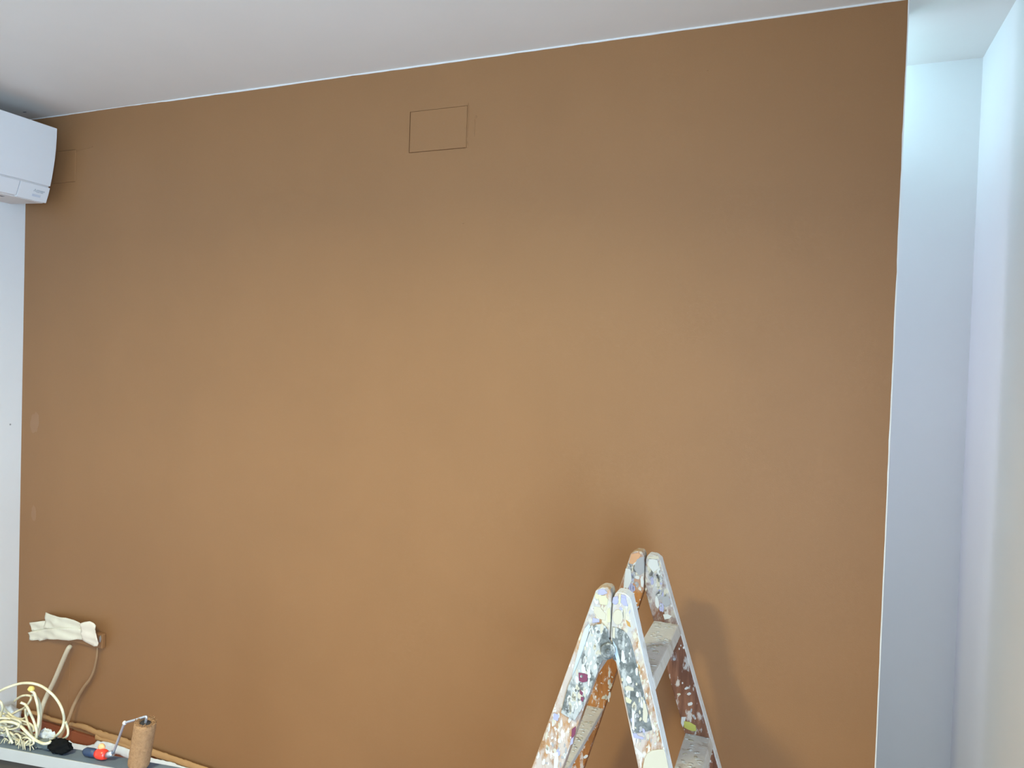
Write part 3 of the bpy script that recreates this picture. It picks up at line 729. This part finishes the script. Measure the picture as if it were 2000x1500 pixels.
# frayed fine strands under the coil
bm = bmesh.new()
for k in range(46):
    s = random.uniform(0, .075); d = random.uniform(.006, .036); z = BZ+random.uniform(.004, .022)
    a = bpnt(s, d, z); b = bpnt(s+random.uniform(-.02, .02), min(.037, max(.004, d+random.uniform(-.015, .015))), BZ+.0016); c = a.lerp(b, .5)+Vector((0, 0, random.uniform(.002, .012)))
    add_tube(bm, catmull([a, c, b], 3), .0010, 5)
o = from_bm('frayed_strands', bm, M_CABLE2, cb); o['kind'] = 'stuff'

# crumpled white plastic behind the cables, black pouch, torn white film
def on_beam_blob(name, px0, px1, pyt, d, depth, m, amp, seed, label, cat, sub=4, floor=BZ+.0005):
    a = onb(px0, 1440, d); b = onb(px1, 1440, d); c = a.lerp(b, .5); top = onb((px0+px1)/2, pyt, d).z
    rz = (top-floor)/2
    bm = bmesh.new(); add_blob(bm, (0, 0, 0), ((b-a).length/2, depth/2, rz), amp, 7, sub, seed)
    ang = math.atan2(BD.y, BD.x)
    bmesh.ops.rotate(bm, verts=bm.verts, cent=(0, 0, 0), matrix=Matrix.Rotation(ang, 3, 'Z'))
    zm = min(v.co.z for v in bm.verts)
    for v in bm.verts:
        v.co.z = max(v.co.z, -rz*.92); v.co += Vector((c.x, c.y, floor+rz*.92))
    o = from_bm(name, bm, m, None, True); tag(o, label, cat); return o
M_FILM = paint('white_film', (0.66, 0.68, 0.70), .05, 30, .6, .35)
bm = bmesh.new(); add_blob(bm, (.052, -.068, .078), (.045, .042, .072), .3, 7, 4, 2)
for v in bm.verts: v.co.x = max(v.co.x, .003); v.co.z = max(v.co.z, .0055)
tag(from_bm('plastic_bag', bm, M_FILM, None, True), 'crumpled white plastic bag on the floor in the corner behind the cream cable heap', 'bag')
on_beam_blob('paper_wad', 76, 112, 1426, .030, .016, paint('pale_wad', (.42, .42, .42), .08, 30, .6, .7), .45, 5, 'crumpled pale paper wad behind the black pouch under the big cable loop', 'paper')
on_beam_blob('pouch', 97, 138, 1442, .017, .024, M_BLACK, .35, 8, 'small black pouch on the sawhorse right of the cable heap', 'pouch')
on_beam_blob('grey_rag', 66, 104, 1441, .022, .016, paint('grey_rag_cloth', (.12, .13, .12), .2, 60, .6, .9), .35, 11, 'dark grey crumpled rag lying left of the black pouch', 'rag')

# ------------------------------------------------------------------ paint roller standing on the sawhorse
rl = empty('paint_roller', tuple(onb(268, 1500, .024)))
tag(rl, 'paint roller with brown-soaked sleeve leaning upright, red and navy handle beside it', 'paint roller')
ta = onb(284.5, 1410.5, .008); tb = onb(269.8, 1497, .012)
axd = (ta-tb).normalized(); RR = .0208
tb = Vector(tb); lowz = BZ+.009
tb = ta-axd*((ta.z-lowz)/axd.z)
q_ = axd.orthogonal().normalized(); q2 = axd.cross(q_)
def ringp(c, r, n=40, ph=0): return [c+(q_*math.cos(2*math.pi*k/n+ph)+q2*math.sin(2*math.pi*k/n+ph))*r for k in range(n)]
bm = bmesh.new(); N = 44; rows = 26; rings = []
L = (ta-tb).length
for i in range(rows+1):
    c = tb.lerp(ta, i/rows); row = []
    for k in range(N):
        a = 2*math.pi*k/N; dv = q_*math.cos(a)+q2*math.sin(a)
        rr = RR*(1-.0*abs(i-rows/2))+.0010*noise.noise(dv*9+Vector((0, 0, i*.5)))+.0006*noise.noise(dv*40+Vector((0, 0, i*2.)))
        if i in (0, rows): rr -= .0015
        row.append(bm.verts.new(c+dv*rr))
    rings.append(row)
core = RR*.46
tin = [bm.verts.new(p) for p in ringp(ta+axd*.0012, core+.003, N)]; tin2 = [bm.verts.new(p) for p in ringp(ta-axd*.012, core+.002, N)]
bot = [bm.verts.new(p) for p in ringp(tb, core+.002, N)]
seq = [bot]+rings+[tin, tin2]
for a, b in zip(seq, seq[1:]):
    for k in range(N): bm.faces.new((a[k], a[(k+1) % N], b[(k+1) % N], b[k]))
bm.faces.new(bot)
sl = from_bm('sleeve', bm, M_NAP, rl, True)
bm = bmesh.new()                                    # frayed nap around the open end
for k in range(150):
    a = random.random()*6.283; rr = random.uniform(core+.003, RR); dv = q_*math.cos(a)+q2*math.sin(a)
    p = ta+dv*rr+axd*.0005; add_tube(bm, [p, p+axd*random.uniform(.001, .004)+dv*random.uniform(-.001, .0022)], [.0008, .0004], 4)
o = from_bm('frayed_nap', bm, M_NAP, sl); o['kind'] = 'stuff'
bm = bmesh.new(); add_tube(bm, [ta-axd*.014, ta-axd*.001], core, 24); from_bm('end_cap', bm, M_CORE, rl)
k0 = ta+axd*.001
corner1 = k0+axd*.011; corner2 = onb(243.5, 1412, .014); end_ = onb(221, 1471, .022)
wire = [ta-axd*.01, k0+axd*.004, k0+axd*.010, corner1.lerp(corner2, .08)+axd*.001, corner1.lerp(corner2, .5), corner1.lerp(corner2, .93), corner2.lerp(end_, .06), corner2.lerp(end_, .5), end_]
tube('wire_frame', wire, .0026, M_CHROME, rl, 10, 5)
bm = bmesh.new(); add_blob(bm, corner2, (.0045, .0045, .0045), .1, 4, 2, 1); from_bm('bend_blob', bm, M_WHT, rl)  # small white blob at the bend of the wire
hA = onb(221, 1471, .022); hA.z = max(hA.z, BZ+.012)
hB = onb(208, 1475, .020); hB.z = BZ+.0115; hC = onb(188, 1468, .020); hC.z = BZ+.0115; hD = onb(164, 1466, .022); hD.z = BZ+.010
tube('ferrule', [hA, hA.lerp(hB, .5), hB], [.0060]*3, M_CHROME, rl, 14, 1)
tube('handle', [hB, hB.lerp(hC, .3), hB.lerp(hC, .7), hC], [.0085, .0108, .0108, .0080], M_RED, rl, 18, 1)
tube('grip', [hC, hC.lerp(hD, .3), hC.lerp(hD, .8), hD], [.0075, .0088, .0085, .0050], M_NAVY, rl, 16, 1)
bm = bmesh.new(); add_blob(bm, hC.lerp(hB, .35)+Vector((0, .004, .0135)), (.0085, .006, .006), .15, 4, 3, 3); from_bm('handle_cap', bm, M_ORANGE, rl, True)
